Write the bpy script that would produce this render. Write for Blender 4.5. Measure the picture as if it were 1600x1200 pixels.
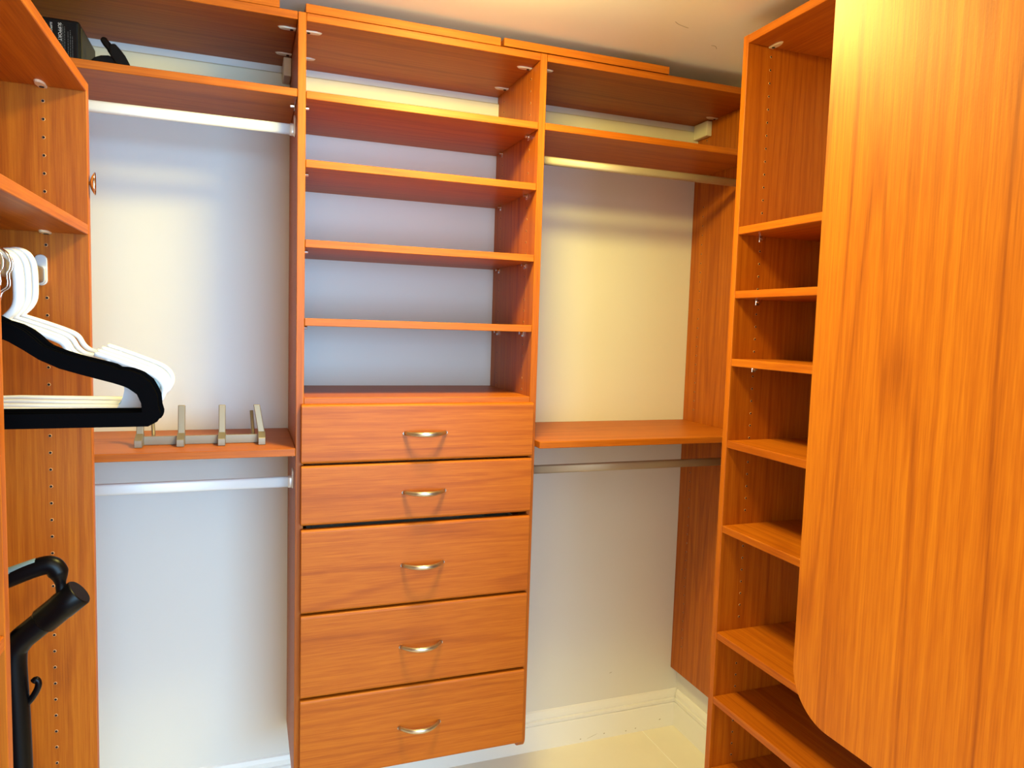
import bpy, bmesh, math, random
from mathutils import Vector, Matrix
for o in list(bpy.data.objects): bpy.data.objects.remove(o)
C = bpy.context.scene.collection
SC = bpy.context.scene
PI = math.pi
R = random.Random(7)

# ------------------------------------------------------------------ camera
yaw, pitch, roll, FPX = -0.3541, -0.0805, 0.0304, 1123.48
fw = Vector((-math.sin(yaw)*math.cos(pitch), math.cos(yaw)*math.cos(pitch), math.sin(pitch)))
rt0 = Vector((math.cos(yaw), math.sin(yaw), 0)); up0 = rt0.cross(fw)
rt = rt0*math.cos(roll) + up0*math.sin(roll); up = up0*math.cos(roll) - rt0*math.sin(roll)
cam = bpy.data.objects.new('camera', bpy.data.cameras.new('camera')); C.objects.link(cam)
M = Matrix((rt, up, -fw)).transposed().to_4x4(); M.translation = (-0.1327, -1.8533, 1.4667)
cam.matrix_world = M
cam.data.sensor_width = 36; cam.data.lens = FPX*36/1600; cam.data.clip_start = 0.02
SC.camera = cam

# ------------------------------------------------------------------ light and exposure
SC.view_settings.view_transform = 'Standard'; SC.view_settings.look = 'None'
SC.view_settings.gamma = 1; SC.view_settings.use_curve_mapping = False
SC.view_settings.exposure = 0.08
W = bpy.data.worlds.new('world'); SC.world = W; W.use_nodes = True
bgn = W.node_tree.nodes['Background']
bgn.inputs[0].default_value = (1.0, 0.89, 0.68, 1); bgn.inputs[1].default_value = 2.9
LAMP = (0.36, -0.50); LAMP_POWER = 175.0; LAMP_COL = (1.0, 0.83, 0.23)
DAY_POWER = 165.0
day = bpy.data.lights.new('window_daylight', 'AREA'); day.shape = 'RECTANGLE'
day.size = 2.2; day.size_y = 1.7; day.energy = DAY_POWER; day.color = (0.20, 0.58, 1.0)
dl = bpy.data.objects.new('window_daylight', day); C.objects.link(dl)
dl.location = (1.0, -4.2, 1.3); dl.rotation_euler = (Vector((0, 0, 1.1))-dl.location).to_track_quat('-Z', 'Y').to_euler()

# ------------------------------------------------------------------ materials
def newmat(name):
    m = bpy.data.materials.new(name); m.use_nodes = True
    nt = m.node_tree; b = nt.nodes['Principled BSDF']
    return m, nt, b
def plain(name, col, rough=0.5, metal=0.0, spec=None, noise=0.0, nscale=40, bump=0.0):
    m, nt, b = newmat(name)
    b.inputs['Base Color'].default_value = (*col, 1); b.inputs['Roughness'].default_value = rough
    b.inputs['Metallic'].default_value = metal
    if spec is not None: b.inputs['Specular IOR Level'].default_value = spec
    tc = nt.nodes.new('ShaderNodeTexCoord')
    n = nt.nodes.new('ShaderNodeTexNoise'); n.inputs['Scale'].default_value = nscale; n.inputs['Detail'].default_value = 4
    nt.links.new(tc.outputs['Object'], n.inputs['Vector'])
    if noise:
        mx = nt.nodes.new('ShaderNodeMix'); mx.data_type = 'RGBA'
        mx.inputs[6].default_value = (*[c*(1-noise) for c in col], 1); mx.inputs[7].default_value = (*[min(1, c*(1+noise)) for c in col], 1)
        nt.links.new(n.outputs[0], mx.inputs[0]); nt.links.new(mx.outputs[2], b.inputs['Base Color'])
    if bump:
        bp = nt.nodes.new('ShaderNodeBump'); bp.inputs['Strength'].default_value = bump; bp.inputs['Distance'].default_value = 0.001
        nt.links.new(n.outputs[0], bp.inputs['Height']); nt.links.new(bp.outputs[0], b.inputs['Normal'])
    return m
def wood(name, axis, off=0.0, strength=1.0, figure=.12, tint=(.82, .89, .9)):
    """cherry laminate, grain running along axis"""
    m, nt, b = newmat(name); N = nt.nodes.new; L = nt.links.new
    tc = N('ShaderNodeTexCoord')
    def mapped(sa, sc):
        mp = N('ShaderNodeMapping'); s = [sc]*3; s['XYZ'.index(axis)] = sa
        mp.inputs['Scale'].default_value = s; mp.inputs['Location'].default_value = (off, off*1.7, off*0.6)
        L(tc.outputs['Object'], mp.inputs['Vector']); return mp
    # broad cathedral figure: contour lines of a stretched noise
    n1 = N('ShaderNodeTexNoise'); n1.inputs['Scale'].default_value = 1; n1.inputs['Detail'].default_value = 1.5; n1.inputs['Roughness'].default_value = 0.4
    L(mapped(0.42, 6.5).outputs[0], n1.inputs['Vector'])
    mu = N('ShaderNodeMath'); mu.operation = 'MULTIPLY'; mu.inputs[1].default_value = 60; L(n1.outputs[0], mu.inputs[0])
    sn = N('ShaderNodeMath'); sn.operation = 'SINE'; L(mu.outputs[0], sn.inputs[0])
    sh = N('ShaderNodeMapRange'); sh.inputs[1].default_value = -1; sh.inputs[2].default_value = 1; L(sn.outputs[0], sh.inputs[0])
    pw = N('ShaderNodeMath'); pw.operation = 'POWER'; pw.inputs[1].default_value = 9.0; L(sh.outputs[0], pw.inputs[0])
    # streaks
    n2 = N('ShaderNodeTexNoise'); n2.inputs['Scale'].default_value = 1; n2.inputs['Detail'].default_value = 7; n2.inputs['Roughness'].default_value = 0.65
    L(mapped(0.7, 85).outputs[0], n2.inputs['Vector'])
    # fibres
    n3 = N('ShaderNodeTexNoise'); n3.inputs['Scale'].default_value = 1; n3.inputs['Detail'].default_value = 2
    L(mapped(14, 420).outputs[0], n3.inputs['Vector'])
    def scaled(sock, k):
        q = N('ShaderNodeMath'); q.operation = 'MULTIPLY'; q.inputs[1].default_value = k; L(sock, q.inputs[0]); return q.outputs[0]
    def add(a, c):
        q = N('ShaderNodeMath'); q.operation = 'ADD'; L(a, q.inputs[0]); L(c, q.inputs[1]); return q.outputs[0]
    bias = N('ShaderNodeMath'); bias.operation = 'ADD'; bias.inputs[1].default_value = .5*(1-strength); L(scaled(n2.outputs[0], strength), bias.inputs[0])
    t = add(add(scaled(pw.outputs[0], figure), scaled(bias.outputs[0], 0.85)), scaled(n3.outputs[0], 0.42))
    cr = N('ShaderNodeValToRGB'); e = cr.color_ramp.elements
    e[0].position = 0.46; e[0].color = (0.60, 0.158, 0.006, 1)
    e[1].position = 1.0; e[1].color = (0.27, 0.048, 0.001, 1)
    k = cr.color_ramp.elements.new(0.70); k.color = (0.46, 0.100, 0.0025, 1)
    for el in cr.color_ramp.elements: el.color = (*[c*t_ for c, t_ in zip(el.color[:3], tint)], 1)
    L(t, cr.inputs[0]); L(cr.outputs[0], b.inputs['Base Color'])
    b.inputs['Roughness'].default_value = 0.46; b.inputs['Specular IOR Level'].default_value = 0.32
    nb = N('ShaderNodeTexNoise'); nb.inputs['Scale'].default_value = 260; nb.inputs['Detail'].default_value = 2
    L(tc.outputs['Object'], nb.inputs['Vector'])
    bp = N('ShaderNodeBump'); bp.inputs['Strength'].default_value = 0.12; bp.inputs['Distance'].default_value = 0.0006
    L(add(nb.outputs[0], n3.outputs[0]), bp.inputs['Height']); L(bp.outputs[0], b.inputs['Normal'])
    return m
WX, WY, WZ = wood('cherry_grain_x', 'X', 0.0, .55), wood('cherry_grain_y', 'Y', 3.1), wood('cherry_grain_z', 'Z', 5.3)
WN = wood('cherry_grain_near', 'Z', 11.7, 1.0, .17, (.98, 1.17, .9))
WALL = plain('wall_paint', (0.69, 0.675, 0.645), 0.6, noise=0.015, nscale=6, bump=0.0)
CEIL = plain('ceiling_paint', (0.90, 0.88, 0.84), 0.7, noise=0.02, nscale=5, bump=0.1)
TRIM = plain('baseboard_paint', (0.82, 0.81, 0.78), 0.35)
RAIL = plain('cream_rail', (0.70, 0.66, 0.50), 0.45, noise=0.04, nscale=12)
TILE = plain('cream_tile', (0.80, 0.74, 0.64), 0.3, noise=0.05, nscale=9)
HALLF = plain('hall_floor_low_bounce', (0.10, 0.055, 0.03), 0.4, noise=0.2, nscale=5)  # invented dark tone for the unseen hall floor, lowers bounce light
GROUT = plain('grout', (0.95, 0.93, 0.88), 0.9)
NICKEL = plain('satin_nickel', (0.56, 0.50, 0.43), 0.34, 1.0)
ALU = plain('brushed_aluminium', (0.84, 0.85, 0.85), 0.5, 0.25)
CUP = plain('satin_cup', (0.80, 0.82, 0.83), 0.35, 0.5)
CHROME = plain('chrome', (0.85, 0.85, 0.86), 0.08, 1.0)
BRONZE = plain('champagne_metal', (0.27, 0.225, 0.165), 0.45, 0.55)
RODW = plain('warm_satin_rod', (0.42, 0.34, 0.24), 0.5, 0.45)
WPLAS = plain('white_plastic', (0.88, 0.88, 0.88), 0.3)
BPLAS = plain('pale_blue_plastic', (0.33, 0.60, 0.82), 0.3)
VELVET = plain('black_velvet', (0.003, 0.003, 0.0035), 1.0, spec=0.0)
BLACK = plain('black_plastic', (0.002, 0.002, 0.0025), 0.35, spec=0.16)
DARKB = plain('black_carton', (0.003, 0.003, 0.004), 0.35, spec=0.15)
KHAKI = plain('dark_khaki_card', (0.035, 0.028, 0.01), 0.5, spec=.2)
PRINT = plain('white_print', (0.40, 0.41, 0.43), 0.5)
GREYP = plain('grey_print', (0.05, 0.055, 0.06), 0.5)
STEELB = plain('blue_grey_grip', (0.16, 0.24, 0.27), 0.35)
COVER = plain('beige_cap', (0.74, 0.62, 0.44), 0.35)
HOLE = plain('hole_dark', (0.012, 0.004, 0.002), 0.8)
RIM = plain('hole_rim', (0.62, 0.34, 0.16), 0.4)
WBOX = plain('white_melamine', (0.7, 0.68, 0.62), 0.5)
SCUFF = plain('scuff_grey', (0.42, 0.38, 0.32), 0.8)
m, nt, b = newmat('lamp_opal'); b.inputs['Base Color'].default_value = (0.9, 0.85, 0.75, 1)
b.inputs['Emission Color'].default_value = (*LAMP_COL, 1); b.inputs['Emission Strength'].default_value = LAMP_POWER
OPAL = m

# ------------------------------------------------------------------ mesh helpers (world coordinates)
def box(bm, x0, x1, y0, y1, z0, z1, bev=0.0, seg=1):
    t = bmesh.new()
    bmesh.ops.create_cube(t, size=1)
    for v in t.verts:
        v.co = Vector(((x0+x1)/2 + v.co.x*(x1-x0), (y0+y1)/2 + v.co.y*(y1-y0), (z0+z1)/2 + v.co.z*(z1-z0)))
    if bev: bmesh.ops.bevel(t, geom=t.edges[:], offset=bev, segments=seg, profile=0.5, affect='EDGES')
    merge(bm, t)
def merge(bm, t, mat=0):
    vm = {}
    for v in t.verts: vm[v] = bm.verts.new(v.co)
    for f in t.faces:
        try:
            g = bm.faces.new([vm[v] for v in f.verts]); g.smooth = f.smooth; g.material_index = mat or f.material_index
        except ValueError: pass
    t.free()
def prism(bm, pts, axis, a0, a1, bev=0.0, seg=1, smooth=False):
    """polygon pts in the plane perpendicular to axis (remaining axes in order), extruded a0..a1"""
    t = bmesh.new()
    def co(p, a):
        return {'X': (a, p[0], p[1]), 'Y': (p[0], a, p[1]), 'Z': (p[0], p[1], a)}[axis]
    A = [t.verts.new(co(p, a0)) for p in pts]; B = [t.verts.new(co(p, a1)) for p in pts]
    n = len(pts)
    t.faces.new(A); t.faces.new(B[::-1])
    for i in range(n):
        f = t.faces.new((A[i], B[i], B[(i+1) % n], A[(i+1) % n])); f.smooth = smooth
    bmesh.ops.recalc_face_normals(t, faces=t.faces[:])
    if bev:
        es = [e for e in t.edges if len(e.link_faces) == 2 and e.calc_face_angle() > 0.6]
        bmesh.ops.bevel(t, geom=es, offset=bev, segments=seg, profile=0.5, affect='EDGES')
    merge(bm, t)
def tube(bm, pts, r, n=10, flat=None, caps=True, closed=False):
    """tube along pts; r number or list; flat=(a,b) scales the section along (side, up)"""
    pts = [Vector(p) for p in pts]; rs = r if isinstance(r, (list, tuple)) else [r]*len(pts)
    rings = []; prev = None; N = len(pts)
    for i, p in enumerate(pts):
        if closed: d = (pts[(i+1) % N]-pts[i-1])
        else: d = pts[min(i+1, N-1)]-pts[max(i-1, 0)]
        d.normalize()
        if prev is None:
            ref = Vector((0, 1, 0)) if abs(d.y) < 0.9 else Vector((0, 0, 1))
            s = d.cross(ref).normalized()
        else:
            s = (prev - d*prev.dot(d)).normalized()
        prev = s; u = s.cross(d)
        fa, fb = flat or (1, 1)
        rings.append([bm.verts.new(p + s*math.cos(2*PI*k/n)*rs[i]*fa + u*math.sin(2*PI*k/n)*rs[i]*fb) for k in range(n)])
    for i in range(N if closed else N-1):
        a, c = rings[i], rings[(i+1) % N]
        for k in range(n):
            f = bm.faces.new((a[k], a[(k+1) % n], c[(k+1) % n], c[k])); f.smooth = True
    if caps and not closed:
        bm.faces.new(rings[0][::-1]); bm.faces.new(rings[-1])
def smooth_path(pts, k=5):
    P = [Vector(p) for p in pts]; out = []
    for i in range(len(P)-1):
        a, b_, c, d = P[max(i-1, 0)], P[i], P[i+1], P[min(i+2, len(P)-1)]
        for j in range(k):
            t = j/k
            out.append(0.5*((2*b_)+(c-a)*t+(2*a-5*b_+4*c-d)*t*t+(3*b_-a-3*c+d)*t**3))
    out.append(P[-1]); return out
def rrect(w, h, r, n=4, cx=0, cy=0):
    o = []
    for sx, sy, a0 in ((1, 1, 0), (-1, 1, 90), (-1, -1, 180), (1, -1, 270)):
        for k in range(n+1):
            a = math.radians(a0+90*k/n); o.append((cx+sx*(w/2-r)+r*math.cos(a), cy+sy*(h/2-r)+r*math.sin(a)))
    return o
def wloc(p):
    v = Vector((0, 0, 0))
    while p: v += p.location; p = p.parent
    return v
def obj(name, bm, mats, parent=None, **props):
    bmesh.ops.recalc_face_normals(bm, faces=bm.faces[:])
    me = bpy.data.meshes.new(name); base = wloc(parent)
    if base.length: bmesh.ops.translate(bm, verts=bm.verts[:], vec=-base)
    bm.to_mesh(me); bm.free()
    for mm in (mats if isinstance(mats, (list, tuple)) else [mats]): me.materials.append(mm)
    o = bpy.data.objects.new(name, me); C.objects.link(o); o.parent = parent
    for k, v in props.items(): o[k] = v
    return o
def thing(name, label, cat, loc, group=None):
    o = bpy.data.objects.new(name, None); C.objects.link(o); o.location = loc; o.empty_display_size = 0.05
    o['label'] = label; o['category'] = cat
    if group: o['group'] = group
    return o
def slab(name, mat, parent, x0, x1, y0, y1, z0, z1, bev=0.0012, seg=1, **k):
    bm = bmesh.new(); box(bm, x0, x1, y0, y1, z0, z1, bev, seg); return obj(name, bm, mat, parent, **k)
def struct(name, bm, mat, **k):
    return obj(name, bm, mat, None, kind='structure', **k)

T = .019
XL, XR, YB, ZC = -0.758, 1.3736, 0.354, 2.245          # left wall, right wall, back wall, ceiling
YF = -1.345                                             # inner face of the entrance wall
TOP, TOPU = 2.199, 2.180                                # top panels

# ------------------------------------------------------------------ the room
def wallbox(name, *a, mat=WALL):
    bm = bmesh.new(); box(bm, *a); return struct(name, bm, mat)
wallbox('wall_back', XL-.1, XR+.1, YB, YB+.1, 0, ZC)
wallbox('wall_left', XL-.1, XL, YF-.1, YB, 0, ZC)
wallbox('wall_right', XR, XR+.1, YF-.1, YB, 0, ZC)
wallbox('ceiling', XL-.1, XR+.1, YF-.1, YB+.1, ZC, ZC+.1, mat=CEIL)
bm = bmesh.new(); box(bm, .735, XR, YF-.1, YF, 0, ZC); box(bm, XL, -.405, YF-.1, YF, 0, ZC); box(bm, -.405, .735, YF-.1, YF, 2.06, ZC)
struct('wall_front', bm, WALL)
bm = bmesh.new(); box(bm, -3.0, 3.2, -5.0, -1.44, -.06, -.001); struct('floor', bm, HALLF)  # unseen hall floor, added dark so less light reaches the shelf undersides
bm = bmesh.new(); box(bm, XL-.1, XR+.1, -1.4395, YB, -.06, -.0012)
fl = struct('floor', bm, GROUT)
tx = [1.2300-.9*k for k in range(5)]; ty = [-.28-.9, -.28]
for ix, x in enumerate([1.23]+tx[1:]):
    for y in ty:
        y0 = max(y, -1.438)
        if x+.9 < XL: continue
        x1 = min(x+.9, XR) if x > 1 else x+.9
        y1 = min(y+.9, YB)
        slab('tile', TILE, fl, max(x, XL)+.0016, x1-.0016, y0+.0012, y1-.0012, -.0011, 0, .0004)
# baseboards with two grooves
BH = .138
prof = [(0, 0), (.0135, 0), (.0135, .086), (.0125, .0885), (.0085, .0895), (.0085, .0915), (.0125, .0935), (.0125, .1035), (.0075, .1065), (.0075, .1085), (.0092, .111), (.0085, .122), (.0045, .134), (0, BH)]
def baseb(name, kind, a0, a1, wall, sgn):
    bm = bmesh.new()
    prism(bm, [(wall+sgn*p[0], p[1]) for p in prof], kind, a0, a1)
    return struct(name, bm, TRIM)
baseb('baseboard_back', 'X', XL, XR, YB, -1)
baseb('baseboard_right', 'Y', -.306, YB-.012, XR, -1)
baseb('baseboard_left', 'Y', -1.3, YB-.012, XL, 1)

# ------------------------------------------------------------------ shared little parts
def panel_yz(name, parent, x0, x1, y0, y1, z0, z1, mat=WZ, r=.035):
    """upright panel in the YZ plane, front (y0) bottom corner rounded"""
    pts = [(y1, z0), (y1, z1), (y0, z1)]
    pts += [(y0+r-r*math.cos(a), z0+r-r*math.sin(a)) for a in [PI/2*k/8 for k in range(9)]]
    bm = bmesh.new(); prism(bm, pts, 'X', x0, x1, .0010); return obj(name, bm, mat, parent)
def panel_xz(name, parent, y0, y1, xf, xb, z0, z1, mat=WZ, r=.035, **kw):
    """upright panel in the XZ plane, front edge at xf"""
    s = 1 if xb > xf else -1
    pts = [(xb, z0), (xb, z1), (xf, z1)]
    pts += [(xf+s*(r-r*math.cos(a)), z0+r-r*math.sin(a)) for a in [PI/2*k/8 for k in range(9)]]
    bm = bmesh.new(); prism(bm, pts, 'Y', y0, y1, .0010); return obj(name, bm, mat, parent, **kw)
def holes(parent, normal, plane, cols, z_top, z_bot, skip=()):
    """rows of shelf-pin holes: recessed-looking rim and dark bore, one joined part"""
    bm = bmesh.new(); n = 10
    ax = 'XYZ'.index(normal[1]); sg = 1 if normal[0] == '+' else -1
    k = 0
    while z_top-.032*k > z_bot:
        z = z_top-.032*k; k += 1
        if any(a < z < c for a, c in skip): continue
        for c in cols:
            def P(u, v, h):
                return (plane+sg*h, c+u, z+v) if ax == 0 else (c+u, plane+sg*h, z+v)
            ang = [2*PI*i/n for i in range(n)]
            o = [bm.verts.new(P(.0031*math.cos(a), .0031*math.sin(a), 0.0000)) for a in ang]
            i_ = [bm.verts.new(P(.0024*math.cos(a), .0024*math.sin(a), 0.0005)) for a in ang]
            q = [bm.verts.new(P(.0022*math.cos(a), .0022*math.sin(a), 0.0001)) for a in ang]
            for j in range(n):
                bm.faces.new((o[j], o[(j+1) % n], i_[(j+1) % n], i_[j])).material_index = 0
                bm.faces.new((i_[j], i_[(j+1) % n], q[(j+1) % n], q[j])).material_index = 1
            bm.faces.new(q).material_index = 1
    return obj('pin_holes', bm, [RIM, HOLE], parent, kind='stuff')
def cam_cover(parent, x, y, z, dx, dy):
    """bullet shaped fitting cover under a top panel; (dx,dy) points away from the upright"""
    bm = bmesh.new(); L, w, h = .043, .0085, .0035
    d = Vector((dx, dy, 0)); s = Vector((-dy, dx, 0)); pts = []
    for k in range(9):
        a = -PI/2+PI*k/8; pts.append(d*(L*.55+L*.45*math.cos(a))+s*w*math.sin(a))
    pts += [s*w*.8, -s*w*.8]
    lo = [bm.verts.new(Vector((x, y, z-h))+p*0.88+d*.001) for p in pts]; hi = [bm.verts.new(Vector((x, y, z))+p) for p in pts]
    bm.faces.new(lo)
    for i in range(len(pts)): bm.faces.new((lo[i], lo[(i+1) % len(pts)], hi[(i+1) % len(pts)], hi[i]))
    t = bmesh.new(); bmesh.ops.create_cone(t, cap_ends=True, segments=10, radius1=.0042, radius2=.0042, depth=.0014,
        matrix=Matrix.Translation(Vector((x, y, z-h-.0004))+d*.010))
    for f in t.faces: f.material_index = 1
    merge(bm, t)
    return obj('fitting_cover', bm, [COVER, HOLE], parent, label='cream plastic fitting cover')
def pin(parent, p, axis, sgn):
    bm = bmesh.new(); t = bmesh.new()
    rot = Matrix.Rotation(PI/2, 4, 'Y') if axis == 'X' else Matrix.Rotation(PI/2, 4, 'X')
    off = Vector((sgn*.006, 0, 0)) if axis == 'X' else Vector((0, sgn*.006, 0))
    p = Vector(p)
    bmesh.ops.create_cone(t, cap_ends=True, segments=10, radius1=.0045, radius2=.0045, depth=.012, matrix=Matrix.Translation(p+off) @ rot)
    merge(bm, t)
    if axis == 'X': box(bm, min(p.x, p.x+sgn*.003), max(p.x, p.x+sgn*.003), p.y-.006, p.y+.006, p.z-.010, p.z+.0045, .0006)
    else: box(bm, p.x-.006, p.x+.006, min(p.y, p.y+sgn*.003), max(p.y, p.y+sgn*.003), p.z-.010, p.z+.0045, .0006)
    return obj('shelf_pin', bm, CHROME, parent)

# ------------------------------------------------------------------ centre cabinet with five drawers
P1, P2 = 0.0, 0.607
cab = thing('drawer_cabinet', 'tall cherry wood cabinet with five drawers under open shelves, centre of back wall', 'cabinet', (0.3, 0.17, 0))
panel_yz('side_panel', cab, P1-T, P1, 0, YB-.001, .240, TOP)
panel_yz('side_panel', cab, P2, P2+T, 0, YB-.001, .240, TOP)
slab('top_panel', WX, cab, P1+.0003, P2-.0003, 0.0003, YB-.001, TOPU, TOP-.0003, label='top panel of the cabinet')
zs = [2.0183, 1.8557, 1.6630, 1.4705]
for z in zs:
    slab('shelf', WX, cab, P1+.0008, P2-.0008, .0012, YB-.004, z-T, z)
    for px, s in ((P1, 1), (P2, -1)):
        for y in (.0685, .29): pin(cab, (px, y, z-T-.0046), 'X', s)
slab('fixed_shelf', WX, cab, P1+.0003, P2-.0003, .0004, YB-.001, 1.2533, 1.2722, label='fixed shelf just above the drawers')
holes(cab, '-X', P2, (.0685, .29), 2.1509, 1.282, [(z-T-.012, z+.004) for z in zs])
holes(cab, '+X', P1, (.0685, .29), 2.1509, 1.282, [(z-T-.012, z+.004) for z in zs])
holes(cab, '-X', P1-T, (.0685, .29), 2.1509, .30, [(1.98, 2.03), (1.10, 1.15), (1.00, 1.09), (1.91, 1.98)])
for y in (.0655, .257): cam_cover(cab, P1, y, TOPU, 1, 0); cam_cover(cab, P2, y+.004, TOPU, -1, 0)
DR = [(1.2572, 1.1072), (1.1025, .9500), (.9393, .7220), (.7170, .4985), (.4928, .2725)]
XD0, XD1 = -.0062, .6115
def handle_bm(zc, xc=.3065, w=.1115, p=.034):
    bm = bmesh.new(); pts = []; rs = []
    for k in range(17):
        u = -1+2*k/16; pts.append((xc+u*w/2, -.019-p*(1-abs(u)**2.3)-.001, zc)); rs.append(.0066-.0016*abs(u))
    tube(bm, pts, rs, 10, flat=(1.05, .8))
    for s in (-1, 1):
        t = bmesh.new(); bmesh.ops.create_cone(t, cap_ends=True, segments=12, radius1=.0044, radius2=.0040, depth=.004,
            matrix=Matrix.Translation((xc+s*w/2, -.0208, zc)) @ Matrix.Rotation(PI/2, 4, 'X')); merge(bm, t)
    return bm
for i, (z1, z0) in enumerate(DR):
    bm = bmesh.new()
    x1 = [.6125, .6120, .6112, .6105, .6105][i]; x0 = [-.0068, -.0066, -.0058, -.0055, -.0055][i]
    # rounded front edges: profile in YZ with eased top and bottom
    y0 = -.0193; r = .0075
    prf = [(-.0006, z0), (-.0006, z1)] + [(y0+r-r*math.sin(a), z1-r+r*math.cos(a)) for a in [PI/2*k/5 for k in range(6)]] \
        + [(y0+r-r*math.cos(a), z0+r-r*math.sin(a)) for a in [PI/2*k/5 for k in range(6)]]
    prism(bm, prf, 'X', x0, x1, .0012)
    d = obj('drawer', bm, WX, cab)
    bm = bmesh.new(); zb, zt = z0+.02, z1-.02
    box(bm, .014, .026, .0, .32, zb, zt); box(bm, P2-.026, P2-.014, .0, .32, zb, zt); box(bm, .026, P2-.026, .308, .32, zb, zt)
    box(bm, .026, P2-.026, .0, .308, zb, zb+.006)
    obj('drawer_box', bm, WBOX, d)
    obj('handle', handle_bm((z0+z1)/2-.002), NICKEL, d, label='satin nickel bow handle')

# ------------------------------------------------------------------ hanging sections either side
lefts = thing('hanging_section', 'left hanging section of cherry shelves over two steel rods, beside the drawer cabinet', 'closet section', (-.39, .17, 0), 'hanging sections of the back wall')
x0, x1 = XL+.001, P1-T-.001
slab('top_panel', WX, lefts, x0, x1, 0, YB-.001, TOPU, TOP)
slab('upper_shelf', WX, lefts, x0+T, x1, .0006, YB-.002, 2.0198-T, 2.0198)
slab('lower_shelf', WX, lefts, x0+T, x1, -.010, YB-.002, 1.1463-T, 1.1463)
slab('side_panel', WZ, lefts, XL+.001, XL+T, .0, YB-.014, .24, TOPU-.0005)
for y in (.063, .247): cam_cover(lefts, P1-T-.0013, y, TOPU, -1, 0)
for z in (2.0198, 1.1463): pin(lefts, (P1-T-.0013, .0685, z-T-.0046), 'X', -1)
rights = thing('hanging_section', 'right hanging section of cherry shelves over two rods, between drawers and corner', 'closet section', (.98, .17, 0), 'hanging sections of the back wall')
XP = 1.3448
x0, x1 = P2+T+.001, XP-.0004
slab('top_panel', WX, rights, x0, x1, 0, YB-.001, TOPU, TOP)
slab('upper_shelf', WX, rights, x0, x1, .0006, YB-.002, 2.0192-T, 2.0192)
slab('lower_shelf', WX, rights, x0, x1, -.034, YB-.002, 1.1494-T, 1.1494)
panel_yz('side_panel', rights, XP, XP+T, -.034, YB-.001, .222, TOP, r=.03)
for y in (.062, .25): cam_cover(rights, P2+T+.0013, y, TOPU, 1, 0)
for y in (.062, .24): cam_cover(rights, XP, y, TOPU, -1, 0)
holes(rights, '-X', XP, (.0685, .29), 2.1509, .30, [(1.99, 2.03), (1.11, 1.16), (1.0, 1.09), (1.9, 1.98)])

# ------------------------------------------------------------------ clothes rods
def rod(label, axis, a0, a1, c, z, h=.0265, w=.015, mat=ALU, cups=(True, True)):
    """oval rod along axis between a0 and a1; c is the other horizontal coordinate"""
    mid = (a0+a1)/2
    t = thing('clothes_rod', label, 'clothes rod', (mid, c, z) if axis == 'X' else (c, mid, z), 'oval metal clothes rods')
    def pr(bm, w_, h_, r_, b0, b1, dz=0, bev=0): prism(bm, [(c+p[0], z+dz+p[1]) for p in rrect(w_, h_, r_, 4)], axis, b0, b1, bev, smooth=True)
    bm = bmesh.new(); pr(bm, w, h, .0065, a0+.004, a1-.004); obj('tube', bm, mat, t)
    for use, e, s in ((cups[0], a0, 1), (cups[1], a1, -1)):
        if not use: continue
        bm = bmesh.new()
        lo, hi = sorted((e+s*.0005, e+s*.014)); pr(bm, w+.0035, h+.0035, .0080, lo, hi, 0, .0006)
        lo, hi = sorted((e+s*.0003, e+s*.0045)); pr(bm, w+.006, h+.026, .0098, lo, hi, .009, .0012)
        obj('rod_socket', bm, CUP, t, label='pale rod socket at the panel')
    return t
rod('upper rod of the left bay, bright aluminium, under the high shelf', 'X', XL+T, P1-T, .075, 1.9400, mat=ALU)
rod('lower rod of the left bay, brushed aluminium, below the hook rack shelf', 'X', XL+T, P1-T, .075, 1.0455, h=.028)
rod('upper rod of the right bay, warm satin metal, under the high shelf', 'X', P2+T, XP, .075, 1.9370, h=.0240, mat=RODW)
rod('lower rod of the right bay, warm satin metal, below the waist high shelf', 'X', P2+T, XP, .075, 1.0490, h=.0255, mat=RODW)
rod('rod in the left wall unit that carries the black and white hangers', 'Y', -.8295, -.310, -.486, 1.5335, h=.0300, mat=BRONZE)

# ------------------------------------------------------------------ loose boards on top and the wall rail
def strip(label, x0, x1, z0=TOP+.0003, h=.0205, y=-.001):
    bm = bmesh.new(); box(bm, x0, x1, y, .30, z0, z0+h, .0010)
    o = obj('wood_board', bm, WX); o['label'] = label; o['category'] = 'board'; o['group'] = 'loose boards lying on the closet top'; return o
strip('cherry filler board on top of the left hanging section, under the ceiling', -.70, -.0613)
strip('cherry filler board on top of the drawer cabinet, flush with its front', -.0016, .4925)
strip('cherry filler board bridging drawer cabinet and right hanging section tops', .5013, 1.0052, TOP+.0022)
def rail(label, x0, x1, ends):
    t = thing('wall_rail', label, 'rail', ((x0+x1)/2, YB-.006, 2.14), 'cream hanging rail behind the closet panels')
    bm = bmesh.new()
    prism(bm, [(YB-.0005, 2.118), (YB-.010, 2.118), (YB-.012, 2.122), (YB-.012, 2.156), (YB-.008, 2.160), (YB-.0005, 2.160)], 'X', x0, x1)
    obj('rail_bar', bm, RAIL, t)
    for s in ends:
        xa, xb = (x1-.021, x1) if s > 0 else (x0, x0+.021)
        slab('bracket_cover', COVER if s > 1 else RAIL, t, xa, xb, .264, YB-.0125, 2.128, TOPU-.002, .003, 2, label='boxy cover over the hanging bracket')
    return t
rail('cream wall rail behind the black box in the left bay', XL+T+.001, P1-T-.0005, (2,))
rail('cream wall rail at the back of the drawer cabinet top opening', P1+.0005, P2-.0005, ())
rail('cream wall rail in the right bay ending in a boxy bracket cover', P2+T+.0005, XP-.0005, (1,))

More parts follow.
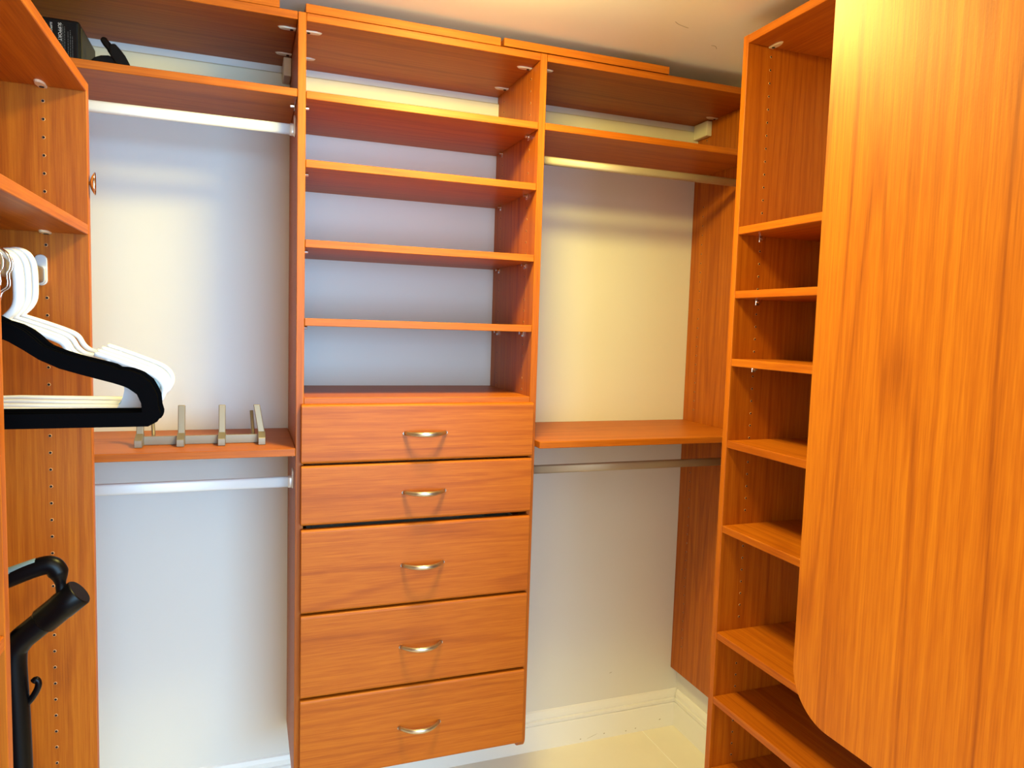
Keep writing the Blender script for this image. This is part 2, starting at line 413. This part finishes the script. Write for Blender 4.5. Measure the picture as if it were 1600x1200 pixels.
# ------------------------------------------------------------------ right shelf tower
XT, YT = 1.0242, -.3270
YT2 = -.937
tow = thing('shelf_tower', 'tall narrow cherry shelf tower on the right wall with eight open shelves', 'shelf unit', (1.2, -.62, 0))
panel_xz('side_panel', tow, YT, YT+T, XT, XR-.001, .222, TOP)
panel_xz('side_panel', tow, YT2-T, YT2, XT, XR-.001, .222, TOP)
slab('top_panel', WY, tow, XT, XR-.001, YT2+.0004, YT-.0004, 2.1782, TOP-.0006)
TZ = [1.7312, 1.5716, 1.4002, 1.1905, .9676, .6824, .5063, .3078]
for z in TZ:
    slab('shelf', WY, tow, XT+.0008, XR-.004, YT2+.0006, YT-.0006, z-T, z)
    pin(tow, (XT+.0702, YT, z-T-.0046), 'Y', -1)
holes(tow, '-Y', YT, (XT+.0702, XT+.29), 2.1554, .25, [(z-T-.012, z+.004) for z in TZ])
cam_cover(tow, XT+.068, YT, 2.1782, 0, -1); cam_cover(tow, XT+.27, YT, 2.1782, 0, -1)

# ------------------------------------------------------------------ left wall unit
XF, YE, YD = -.409, -.310, -.830
lu = thing('wall_unit', 'cherry closet unit on the left wall with hangers and vacuum inside', 'shelf unit', (-.58, -.7, 0))
LT = 1.889
panel_xz('end_panel', lu, YE, YE+T, XF, XL+.001, .222, LT, label='end panel with chrome dish and pin holes')
panel_xz('divider_panel', lu, YD-T, YD, XF, XL+.001, .222, LT)
panel_xz('side_panel', lu, YF+.001, YF+T+.001, XF, XL+.001, .222, LT)
slab('top_panel', WY, lu, XL+.001, XF, YD-.0, YE-.0004, LT-T, LT)
slab('shelf', WY, lu, XL+.001, XF-.0006, YD+.0005, YE-.0005, 1.6303-T, 1.6303)
slab('top_panel', WY, lu, XL+.001, XF, YF+T+.0015, YD-T-.0004, LT-T, LT)
slab('shelf', WY, lu, XL+.001, XF-.0006, YF+T+.0015, YD-T-.0005, 1.073-T, 1.073)
slab('shelf', WY, lu, XL+.001, XF-.0006, YF+T+.0015, YD-T-.0005, .66-T, .66)
holes(lu, '-Y', YE, (XF-.0689, XL+.065), 1.8444, .25, [(1.60, 1.635), (1.500, 1.565)])
cam_cover(lu, -.477, YE, LT-T, 0, -1); cam_cover(lu, -.475, YE, 1.6303-T, 0, -1)
# shallow chrome dish fixed to the panel edge, opening away from the panel
bm = bmesh.new(); cz, cy = 1.7075, -.2995
rings = []
for k in range(7):
    r = .0215*k/6; xx = XF+.0012+.0085*(k/6)**2
    rings.append([bm.verts.new((xx, cy+r*.42*math.cos(2*PI*j/20), cz+r*math.sin(2*PI*j/20))) for j in range(20)] if k else [bm.verts.new((xx, cy, cz))])
for k in range(6):
    for j in range(20):
        if k == 0: bm.faces.new((rings[0][0], rings[1][j], rings[1][(j+1) % 20])).smooth = True
        else: bm.faces.new((rings[k][j], rings[k+1][j], rings[k+1][(j+1) % 20], rings[k][(j+1) % 20])).smooth = True
tube(bm, [(XF, cy, cz), (XF+.008, cy, cz)], .003, 8)
dish = obj('chrome_dish', bm, CHROME, lu, label='small chrome dish on the panel edge')
sm = dish.modifiers.new('s', 'SOLIDIFY'); sm.thickness = .0012

# ------------------------------------------------------------------ near wall cabinet at the right
XN = .700
near = thing('wall_cabinet', 'large near cherry panel with rounded lower corner at right, hung on entrance wall', 'cabinet', (1.03, -1.13, .857))
yf, z0, r = -.957, .8570, .078
pts = [(YF+.001, z0), (YF+.001, 2.17), (yf, 2.17)] + [(yf-r+r*math.cos(a), z0+r-r*math.sin(a)) for a in [PI/2*k/14 for k in range(15)]]
bm = bmesh.new(); prism(bm, pts, 'X', XN, XN+T, .0010); obj('side_panel', bm, WN, near, label='near side panel with bold grain')
bm = bmesh.new(); prism(bm, pts, 'X', XR-T-.001, XR-.001, .0010); obj('side_panel', bm, WZ, near)
slab('top_panel', WX, near, XN+T, XR-T-.001, YF+.001, yf-.001, 2.151, 2.17)
slab('shelf', WX, near, XN+T, XR-T-.001, YF+.001, yf-.001, 1.93, 1.949)

# ------------------------------------------------------------------ hangers
XH = -.480
def velvet(y, rz, label, dx=0, dz=0):
    t = thing('velvet_hanger', label, 'hanger', (XH+dx, y, 1.5487+dz), 'black velvet hangers on the left rod')
    up_ = [(.010, 1.4600), (.019, 1.4535), (.037, 1.4480), (.051, 1.4400), (.062, 1.4305), (.072, 1.4190), (.093, 1.4095), (.116, 1.4022), (.145, 1.3945), (.162, 1.3895),
           (.168, 1.3850), (.179, 1.3852), (.1965, 1.3790), (.211, 1.3665), (.2205, 1.3470), (.2220, 1.3290), (.2250, 1.3180), (.2220, 1.3080), (.2080, 1.3000)]
    lo_ = [(.0, 1.4290), (.030, 1.4260), (.050, 1.4130), (.070, 1.3985), (.095, 1.3860), (.120, 1.3780), (.145, 1.3705), (.165, 1.3645), (.180, 1.3590), (.193, 1.3490), (.199, 1.3350), (.200, 1.3215)]
    bm = bmesh.new()
    # closed band: outer outline (right then mirrored left) and inner opening, extruded in Y
    outer = [(0, 1.4615)] + up_ + [(-x, z) for x, z in up_[::-1]]
    inner = lo_ + [(-x, z) for x, z in lo_[:0:-1]]
    # build as strips between matching samples
    def ring_at(pts, n):
        import itertools
        L = [0]; P = pts+[pts[0]]
        for a, c in zip(P, P[1:]): L.append(L[-1]+math.dist(a, c))
        out = []
        for k in range(n):
            s = L[-1]*k/n; i = max(j for j in range(len(L)) if L[j] <= s+1e-9); i = min(i, len(P)-2)
            f = (s-L[i])/max(1e-9, L[i+1]-L[i]); out.append((P[i][0]+(P[i+1][0]-P[i][0])*f, P[i][1]+(P[i+1][1]-P[i][1])*f))
        return out
    # right half: outer samples matched to inner samples by hand-paired polylines
    def res(pts, n):
        L = [0]
        for a, c in zip(pts, pts[1:]): L.append(L[-1]+math.dist(a, c))
        out = []
        for k in range(n+1):
            s = L[-1]*k/n; i = 0
            while i < len(L)-2 and L[i+1] < s: i += 1
            f = (s-L[i])/(L[i+1]-L[i]); out.append((pts[i][0]+(pts[i+1][0]-pts[i][0])*f, pts[i][1]+(pts[i+1][1]-pts[i][1])*f))
        return out
    iu = up_.index((.2220, 1.3290))
    O = res([(0, 1.4615)]+up_[:iu+1], 34) + res(up_[iu:], 8)[1:] + [(0, 1.3000)]
    I = res(lo_, 34) + [(.200, 1.3215)]*6 + [(.196, 1.3215), (.190, 1.3210)] + [(0, 1.3210)]
    th = .0028; n = len(O)
    for sx in (1, -1):
        V = [[bm.verts.new((XH+dx+sx*p[0], y+yy, p[1]+dz)) for p in PP] for PP in (O, I) for yy in (-th, th)]
        for i in range(n-1):
            for a, c in ((0, 2), (1, 3), (0, 1), (2, 3)):
                vs = [V[a][i], V[a][i+1], V[c][i+1], V[c][i]]
                try: bm.faces.new(vs)
                except ValueError: pass
    bmesh.ops.remove_doubles(bm, verts=bm.verts[:], dist=1e-5)
    bmesh.ops.dissolve_degenerate(bm, dist=1e-6, edges=bm.edges[:])
    obj('hanger_body', bm, VELVET, t)
    bm = bmesh.new(); cx = XH+dx; zc = 1.5340+dz
    pts = [(cx+.004, 1.4580+dz), (cx+.008, 1.480+dz), (cx+.012, 1.494+dz), (cx+.0215, 1.503+dz)]
    pts += [(cx+.0255*math.cos(a), zc+.0185+ .0255*math.sin(a)-.0185) for a in [math.radians(-35+ k*(215)/14) for k in range(15)]]
    tube(bm, smooth_path([(p[0], y, p[1]) for p in pts], 3),   .0014, 8)
    obj('hook', bm, CHROME, t, label='chrome hook')
    t.rotation_euler = (0, 0, rz)
velvet(-.665, .02, 'black velvet hanger nearest the camera, in front of the other black ones')
velvet(-.643, -.02, 'black velvet hanger second from the camera, just behind the frontmost black one', -.001)
velvet(-.621, .03, 'black velvet hanger third from the camera, between other black ones', .001)
velvet(-.600, -.01, 'rearmost black velvet hanger, touching the white plastic ones', -.001)
def plastic(y, rz, label, dz=0, blue=False, dx=0):
    X0 = XH+dx
    t = thing('plastic_hanger', label, 'hanger', (X0, y, 1.5487+dz), 'white plastic hangers on the left rod')
    bm = bmesh.new(); r = .0043
    def P(l): return [(X0+a, y, z+dz) for a, z in l]
    hook = [(.002, 1.452), (.006, 1.457), (.016, 1.468), (.0215, 1.481), (.0225, 1.500), (.0222, 1.520), (.0200, 1.5365), (.0135, 1.5490), (.002, 1.5545), (-.010, 1.5530), (-.0200, 1.5450), (-.0240, 1.534)]
    tube(bm, smooth_path(P(hook), 3), .0055, 10)
    for s in (1, -1):
        arm = [(0, 1.4525), (.035, 1.441), (.068, 1.4285), (.082, 1.4200), (.090, 1.4060), (.101, 1.3965), (.118, 1.3920), (.137, 1.3905), (.150, 1.3880), (.180, 1.3765)]
        tube(bm, smooth_path(P([(s*a, z) for a, z in arm]), 4), r, 10)
        spur = [(.124, 1.4060), (.150, 1.3965), (.180, 1.3845), (.207, 1.3725), (.2195, 1.3600), (.2215, 1.3450), (.2120, 1.3280), (.195, 1.3175), (.170, 1.3150)]
        tube(bm, smooth_path(P([(s*a, z) for a, z in spur]), 4), r, 10)
        tube(bm, smooth_path(P([(s*.137, 1.391), (s*.146, 1.3975)]), 2), r*.9, 8)
    tube(bm, P([(-.172, 1.3150), (0, 1.3190), (.172, 1.3150)]), r, 10)
    obj('hanger_body', bm, WPLAS, t)
    for s in (1, -1):
        bm = bmesh.new()
        g = [(.158, 1.3840), (.178, 1.3770), (.205, 1.3660), (.215, 1.3500), (.208, 1.3310), (.190, 1.3200), (.152, 1.3180), (.160, 1.3290), (.165, 1.3480), (.163, 1.3680)]
        prism(bm, [(X0+s*a, z+dz) for a, z in g], 'Y', y-.0016, y+.0016)
        obj('corner_web', bm, BPLAS if blue else WPLAS, t, label='pale blue corner web' if blue else 'thin corner web')
    t.rotation_euler = (0, 0, rz)
plastic(-.574, -.02, 'white plastic hanger directly behind the black velvet hangers', -.002, False)
plastic(-.548, .03, 'white plastic hanger second behind the black ones', .001, True, -.002)
plastic(-.522, -.01, 'white plastic hanger next to the rearmost white one', .0045, True, .001)
plastic(-.494, .02, 'white plastic hanger farthest back, closest to the wooden end panel', .008, False, .004)

# ------------------------------------------------------------------ hook rack lying on the left lower shelf
ZS = 1.1463
rk = thing('hook_rack', 'champagne metal rack of four upright hooks lying on the left shelf', 'hook rack', (-.24, .1, ZS))
bm = bmesh.new(); box(bm, -.372, -.102, .098, .103, ZS+.0004, ZS+.0225, .001); obj('rack_bar', bm, BRONZE, rk)
for i, x in enumerate((-.3790, -.2865, -.1925, -.0975)):
    bm = bmesh.new(); w = .0088
    tilt = (0, 0, 0, -.012)[i]
    # arm that lies forward with a square lit face, ending in a block
    prism(bm, [(.060, ZS+.0004), (.060, ZS+.0185), (.092, ZS+.0300), (.104, ZS+.0300), (.104, ZS+.0004)], 'X', x-w, x+w, .0010)
    t = bmesh.new()
    prism(t, [(.092, ZS+.024), (.104, ZS+.024), (.118, ZS+.0965), (.107, ZS+.0985)], 'X', x-w*.92, x+w*.92, .0018, 2)
    for v in t.verts: v.co.x += tilt*(v.co.z-ZS-.024)/.073
    merge(bm, t)
    obj('hook', bm, BRONZE, rk)
for x in (-.3560, -.1180):
    bm = bmesh.new()
    tube(bm, [(x, .104, ZS+.010), (x, .150, ZS+.012), (x, .158, ZS+.018), (x-.004, .172, ZS+.075)], .0045, 8)
    obj('door_bracket', bm, BRONZE, rk)

# ------------------------------------------------------------------ black box and black plastic clip on the left upper shelf
ZU = 2.0198
bx = thing('black_box', 'black carton with white printed text on the left high shelf', 'box', (-.56, .13, ZU))
bm = bmesh.new(); box(bm, -.634, -.4830, .040, .2240, ZU+.0003, ZU+.0925, .006, 3); obj('carton', bm, DARKB, bx)
bm = bmesh.new(); box(bm, -.4836, -.4812, .052, .206, ZU+.006, ZU+.082, .0006); obj('side_label', bm, KHAKI, bx, label='dark khaki side panel of the carton')
def text(body, size, x, y, z, parent, mat, ang=-PI/2):
    cu = bpy.data.curves.new('printed_text', 'FONT'); cu.body = body; cu.size = size; cu.extrude = .0002
    cu.align_x = 'LEFT'
    o = bpy.data.objects.new('tmp', cu); C.objects.link(o)
    bpy.context.view_layer.update()
    me = bpy.data.meshes.new_from_object(o.evaluated_get(bpy.context.evaluated_depsgraph_get()))
    bpy.data.objects.remove(o)
    me.transform(Matrix.Translation(Vector((x, y, z))-wloc(parent)) @ Matrix.Rotation(PI/2, 4, 'X') @ Matrix.Rotation(ang, 4, 'Z'))
    me.materials.clear(); me.materials.append(mat)
    q = bpy.data.objects.new('printed_text', me); C.objects.link(q); q.parent = parent; return q
text('SUPPORT', .0092, -.5240, .0396, ZU+.083, bx, PRINT)
text('SUPPORT', .0060, -.5395, .0396, ZU+.0815, bx, PRINT)
bm = bmesh.new()
for k, (x, a, c) in enumerate([(-.5190, .010, .080), (-.5155, .012, .080), (-.5120, .010, .076), (-.5055, .010, .066), (-.5010, .012, .070), (-.4970, .012, .058)]):
    zz = a
    while zz < c:
        l = R.uniform(.002, .006); box(bm, x-.0006, x+.0006, .0396, .0400, ZU+zz, ZU+min(c, zz+l)); zz += l+R.uniform(.0008, .002)
obj('small_print', bm, GREYP, bx, kind='stuff')
cl = thing('plastic_clip', 'glossy black curved plastic clip beside the black box on the high shelf', 'clip', (-.425, .06, ZU))
bm = bmesh.new()
prism(bm, [(-.470, ZU+.0003), (-.466, ZU+.012), (-.456, ZU+.022), (-.443, ZU+.028), (-.428, ZU+.030), (-.412, ZU+.0275), (-.400, ZU+.020), (-.392, ZU+.0003)], 'Y', .045, .105, .004, 3)
obj('clip_base', bm, BLACK, cl)
bm = bmesh.new()
fin = [(-.400, ZU+.0003), (-.379, ZU+.0003), (-.385, ZU+.016), (-.393, ZU+.031), (-.403, ZU+.044), (-.413, ZU+.0545), (-.418, ZU+.0535), (-.424, ZU+.051), (-.424, ZU+.030), (-.412, ZU+.012)]
prism(bm, fin, 'Y', .035, .055, .003, 3); obj('clip_jaw', bm, BLACK, cl)
bm = bmesh.new()
tube(bm, smooth_path([(-.416, .046, ZU+.034), (-.424, .047, ZU+.046), (-.434, .049, ZU+.058), (-.439, .050, ZU+.068)], 4), [.009]*4+[.008]*4+[.0075]*3+[.0055, .003], 12)
obj('clip_lever', bm, BLACK, cl)

# ------------------------------------------------------------------ vacuum cleaner standing in the left unit
vy = -.60
vc = thing('vacuum_cleaner', 'black upright vacuum wand with looped handle standing in the left unit', 'vacuum cleaner', (-.47, vy, 0))
bm = bmesh.new(); tube(bm, smooth_path([(-.455, vy, .10), (-.459, vy, .30), (-.462, vy, .62), (-.4655, vy, .84), (-.468, vy, .935), (-.460, vy, .962), (-.440, vy, .981), (-.405, vy, 1.010)], 6), .0185, 18)
obj('wand', bm, BLACK, vc)
bm = bmesh.new(); a = Vector((-.429, vy, .990)); c = Vector((-.3775, vy, 1.0335)); d = (c-a)
tube(bm, [a, a+d*.04, a+d*.5, a+d*.52, a+d*.97, c], [.0195, .0212, .0212, .0218, .0222, .0205], 20)
obj('collar', bm, BLACK, vc)
bm = bmesh.new()
tube(bm, smooth_path([(-.402, vy, 1.018), (-.403, vy, 1.045), (-.406, vy, 1.066), (-.414, vy, 1.078), (-.430, vy, 1.078), (-.470, vy, 1.064), (-.535, vy, 1.036), (-.545, vy, 1.020), (-.535, vy, 1.005), (-.480, vy, .985)], 6),
     [.0075]*8+[.0085, .010, .0115, .0130]+[.0145]*43, 14, flat=(1, .9))
obj('loop_handle', bm, BLACK, vc)
bm = bmesh.new(); tube(bm, [(-.428, vy-.001, 1.0835), (-.434, vy-.001, 1.0835), (-.470, vy-.001, 1.0705), (-.520, vy-.001, 1.050)], [.004, .0088, .0100, .0095], 14); obj('grip_insert', bm, STEELB, vc, label='blue grey grip insert')
bm = bmesh.new(); tube(bm, smooth_path([(-.452, vy, .862), (-.444, vy, .872), (-.4375, vy, .884), (-.4355, vy, .894), (-.4385, vy, .900), (-.4425, vy, .897)], 4), .0048, 10); obj('cord_hook', bm, BLACK, vc)
bm = bmesh.new(); box(bm, -.60, -.44, vy-.13, vy+.13, .004, .07, .02, 4); tube(bm, [(-.455, vy, .03), (-.455, vy, .13)], .026, 14); obj('floor_head', bm, BLACK, vc)

# ------------------------------------------------------------------ ceiling lamp (outside the frame, lights the room)
lm = thing('ceiling_lamp', 'round opal ceiling lamp in the middle of the closet ceiling', 'lamp', (LAMP[0], LAMP[1], ZC))
bm = bmesh.new(); n = 32; prev = None; RL = .130
for k in range(9):
    a = PI/2*k/8; r = RL*math.cos(a); z = ZC-.012-.050*math.sin(a)
    ring = [bm.verts.new((LAMP[0]+r*math.cos(2*PI*j/n), LAMP[1]+r*math.sin(2*PI*j/n), z)) for j in range(n)] if k < 8 else [bm.verts.new((LAMP[0], LAMP[1], z))]
    if prev:
        for j in range(n):
            if k < 8: bm.faces.new((prev[j], prev[(j+1) % n], ring[(j+1) % n], ring[j])).smooth = True
            else: bm.faces.new((prev[j], prev[(j+1) % n], ring[0])).smooth = True
    prev = ring
obj('opal_shade', bm, OPAL, lm)
bm = bmesh.new(); bmesh.ops.create_cone(bm, cap_ends=True, segments=32, radius1=.134, radius2=.138, depth=.012, matrix=Matrix.Translation((LAMP[0], LAMP[1], ZC-.0062))); obj('lamp_base', bm, CUP, lm)

# ------------------------------------------------------------------ small marks: ceiling scratches, scuffs on the baseboard and wall
ceil = bpy.data.objects['ceiling']
for pts in ([(.8803, -.2201), (.895, -.2105), (.9123, -.2045), (.9339, -.1995)], [(1.053, -.1288), (1.065, -.1294), (1.074, -.123), (1.0811, -.1144)]):
    bm = bmesh.new(); tube(bm, smooth_path([(x, y, ZC-.0002) for x, y in pts], 3), [.0003]+[.0008]*(3*(len(pts)-1)-1)+[.0003], 6)
    obj('scratch', bm, SCUFF, ceil)
bb = bpy.data.objects['baseboard_back']; wb = bpy.data.objects['wall_back']
for x, z, w, h, y, par in ((1.0717, .0182, .003, .0022, YB-.0137, bb), (.978, .0132, .0028, .002, YB-.0137, bb), (1.1604, .0124, .0025, .002, YB-.0137, bb), (1.200, .0153, .003, .002, YB-.0137, bb),
                           (1.025, .0165, .022, .0006, YB-.0137, bb), (1.3015, .0325, .004, .0022, YB-.0137, bb), (1.0948, .2348, .006, .0012, YB-.0002, wb)):
    bm = bmesh.new(); prism(bm, [(x+w*math.cos(a), z+h*math.sin(a)+w*.3*math.cos(a)) for a in [2*PI*k/8 for k in range(8)]], 'Y', y, y+.0003)
    obj('scuff', bm, SCUFF, par)
